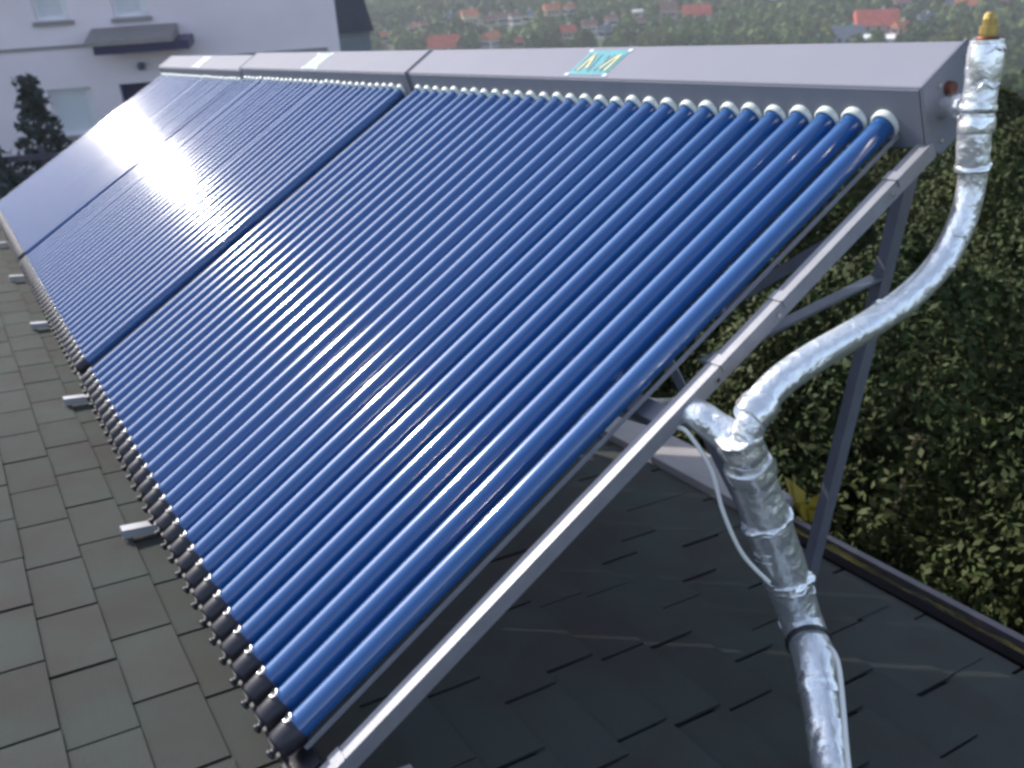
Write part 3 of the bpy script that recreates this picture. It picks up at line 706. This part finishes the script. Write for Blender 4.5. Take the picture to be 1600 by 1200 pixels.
for (u, v, wpx, hpx, wm, rm, tn, lab) in vil:
    P = ground_hit(u, v); D = (P - CW).dot(cz); sc = D / F_PX; w_ = wpx * sc * 1.35; h_ = max(hpx * sc * 1.25, 2.4)
    z0 = hgt(P.x, P.y)
    flatr = rm == 'white'; dp = w_ * .8
    view = Vector((P.x - CW.x, P.y - CW.y, 0)).normalized(); side = Vector((view.y, -view.x, 0))
    ang = math.atan2(side.y, side.x) + tn
    wid = w_ / (math.cos(tn) + .8 * abs(math.sin(tn)))
    t = thing('village_house', (P.x, P.y, z0), lab, 'house', 'houses of the village in the valley'); t.rotation_euler[2] = ang
    dp = wid * .8; hp = wid * .34
    link('wall', MB().box(-wid/2, wid/2, -dp/2, dp/2, -1.5, h_).mesh('wall', walls[wm]), t)
    o_ = .06 * wid
    if flatr: me = MB().box(-wid/2 - .1, wid/2 + .1, -dp/2 - .1, dp/2 + .1, h_ + .01, h_ + .3)
    else: me = MB().prism([(-dp/2 - o_, h_ - .15), (0, h_ + hp), (dp/2 + o_, h_ - .15), (0, h_ + hp - .35)][:3] , -wid/2 - o_, wid/2 + o_)
    rf = link('roof', me.mesh('roof', roofs[rm]), t)
    if not flatr: link('chimney', MB().box(wid*.15, wid*.15 + .6, .2, .8, h_ + hp*.4, h_ + hp + .7).mesh('chimney', walls['grey']), rf)
    for sx in (-.28, .0, .28):
        link('window', MB().box(sx*wid - .5, sx*wid + .5, -dp/2 - .03, -dp/2 + .05, h_*.5 - .5, h_*.5 + .6).mesh('window', M_pane), t)
        link('window', MB().box(-wid/2 - .03, -wid/2 + .05, sx*dp - .5, sx*dp + .5, h_*.5 - .5, h_*.5 + .6).mesh('window', M_pane), t)
    hpos.append((P, w_, D, h_ + hp))

# ------------------------------------------------------------------ trees of the valley
M_vleaf = [mat('valley_leaves', (.075, .125, .035), .8, island=.4, vscale=.05, col2=(.12, .15, .05), spec=.2),
           mat('valley_leaves_dark', (.035, .070, .030), .8, island=.4, vscale=.05, col2=(.06, .09, .03), spec=.2),
           mat('valley_leaves_yellow', (.16, .17, .05), .8, island=.35, vscale=.05, col2=(.07, .09, .03), spec=.2)]
vt_ = []
for i in range(3):
    cm = leaf_cloud(900, blob_shape(3.0, 3.0, 4.4, 20 + i, .25, 1.8, .4), .62, 30 + i, 1.0)
    vt_.append((cm, trunk_mb(4, .25, i, 3, 1.2)))
vme = [(c.mesh('crown', M_vleaf[i]), t.mesh('trunk', M_bark)) for i, (c, t) in enumerate(vt_)]
cheap = [leaf_cloud(60, blob_shape(3.0, 3.0, 3.6, 50 + i, .25, 1.8, .35, .1), 1.9, 60 + i, 1.6) for i in range(3)]
cand = []
fwd = Vector((cz.x, cz.y, 0)).normalized(); rgt = Vector((fwd.y, -fwd.x, 0))
for i in range(60000):
    a_ = random.uniform(-.75, .80); r = math.sqrt(random.uniform(34 ** 2, 900 ** 2))
    d = fwd * math.cos(a_) + rgt * math.sin(a_); x = CW.x + d.x * r; y = CW.y + d.y * r
    z = hgt(x, y); P = Vector((x, y, z)) - CW; zc = P.dot(cz)
    u = 800 + F_PX * P.dot(cx) / zc; v = 600 + F_PX * (P + Vector((0, 0, 5))).dot(cy) / zc
    if not (480 < u < 1680) or v > 330 or v < -60: continue
    if r < 205 and u < 1440: continue
    if v > 70 and u < 1440: continue
    if r < 130: continue
    if noise.noise(Vector((x / 45, y / 45, 5))) > .33 and r > 250 and random.random() < .8: continue
    bad = False
    for (H_, w_, D, hh) in hpos:
        ph = Vector((H_.x - CW.x, H_.y - CW.y, 0)); L = ph.length; ph.normalize()
        al = P.x * ph.x + P.y * ph.y; lt = abs(P.x * ph.y - P.y * ph.x)
        if lt < w_ * .45 + 1.6 and L - 22 < al < L + w_ * .6 + 2: bad = True; break
    if bad: continue
    cand.append((r, x, y, z, u, v))
for i in range(2500):
    a_ = random.uniform(.30, .80); r = random.uniform(13, 130); d = fwd * math.cos(a_) + rgt * math.sin(a_)
    x = CW.x + d.x * r; y = CW.y + d.y * r; z = hgt(x, y); P = Vector((x, y, z)) - CW; zc = P.dot(cz)
    u = 800 + F_PX * P.dot(cx) / zc; P.z += 7.4; v = 600 + F_PX * P.dot(cy) / P.dot(cz)
    if 1440 < u < 1700 and 95 + max(0, 60 - r) < v < 330: cand.append((r, x, y, z, u, v))
cand.sort(); kept = []; cell = {}
for c in cand:
    sp = 4.4 if c[0] < 450 else 6.0
    key = (int(c[1] // sp), int(c[2] // sp))
    if key in cell: continue
    cell[key] = 1; kept.append(c)
wood = {0: MB(), 1: MB(), 2: MB()}; nobj = 0
for (r, x, y, z, u, v) in kept:
    k_ = 1 if noise.noise(Vector((x / 30, y / 30, 9))) > .05 else 0
    if random.random() < .14: k_ = 2
    s = random.uniform(.6, 1.15) * (.8 if r > 150 else .75); rz = random.uniform(0, 6.28)
    infr = -20 < v < 110 or u > 1480
    if nobj < 260 and infr:
        nobj += 1
        nm = ['leafy green valley tree among the houses', 'dark green valley tree among the houses', 'yellowish green valley tree among the houses'][k_]
        t = thing('valley_tree', (x, y, z), nm, 'tree', 'trees scattered through the valley below'); t.rotation_euler[2] = rz; t.scale = (s, s, s * random.uniform(.85, 1.25))
        link('crown', vme[k_][0], t); link('trunk', vme[k_][1], t)
    else:
        q = cheap[k_]; o = len(wood[k_].v); c_, s_ = math.cos(rz) * s, math.sin(rz) * s
        wood[k_].v += [(x + px * c_ - py * s_, y + px * s_ + py * c_, z + pz * s) for px, py, pz in q.v]
        wood[k_].f += [tuple(i + o for i in f) for f in q.f]; wood[k_].smooth += q.smooth
for k_, nm in ((0, 'far_woodland'), (1, 'far_woodland'), (2, 'far_woodland')):
    if wood[k_].v: tag(link(nm, wood[k_].mesh(nm, M_vleaf[k_])), ['distant leafy green woodland covering the valley side', 'distant dark woodland patches on the valley side', 'distant yellowish tree tops on the valley side'][k_], 'woodland', None, 'stuff')
print('shingles', len(keep), len(near_tabs), 'valley trees', nobj, 'of', len(kept))

# ------------------------------------------------------------------ valley haze
HAZE = .0005
if HAZE:
    hm = bpy.data.materials.new('haze_air'); hm.use_nodes = True; n = hm.node_tree; n.nodes.clear()
    pv = n.nodes.new('ShaderNodeVolumePrincipled'); pv.inputs['Density'].default_value = HAZE
    pv.inputs['Color'].default_value = (.86, .90, .97, 1); pv.inputs['Anisotropy'].default_value = .2
    om = n.nodes.new('ShaderNodeOutputMaterial'); n.links.new(pv.outputs[0], om.inputs['Volume'])
    tag(link('haze', MB().box(CW.x - 2500, CW.x + 2500, CW.y - 2500, CW.y + 2500, GZ - 75, GZ + 140).mesh('haze', hm)), kind='stuff')
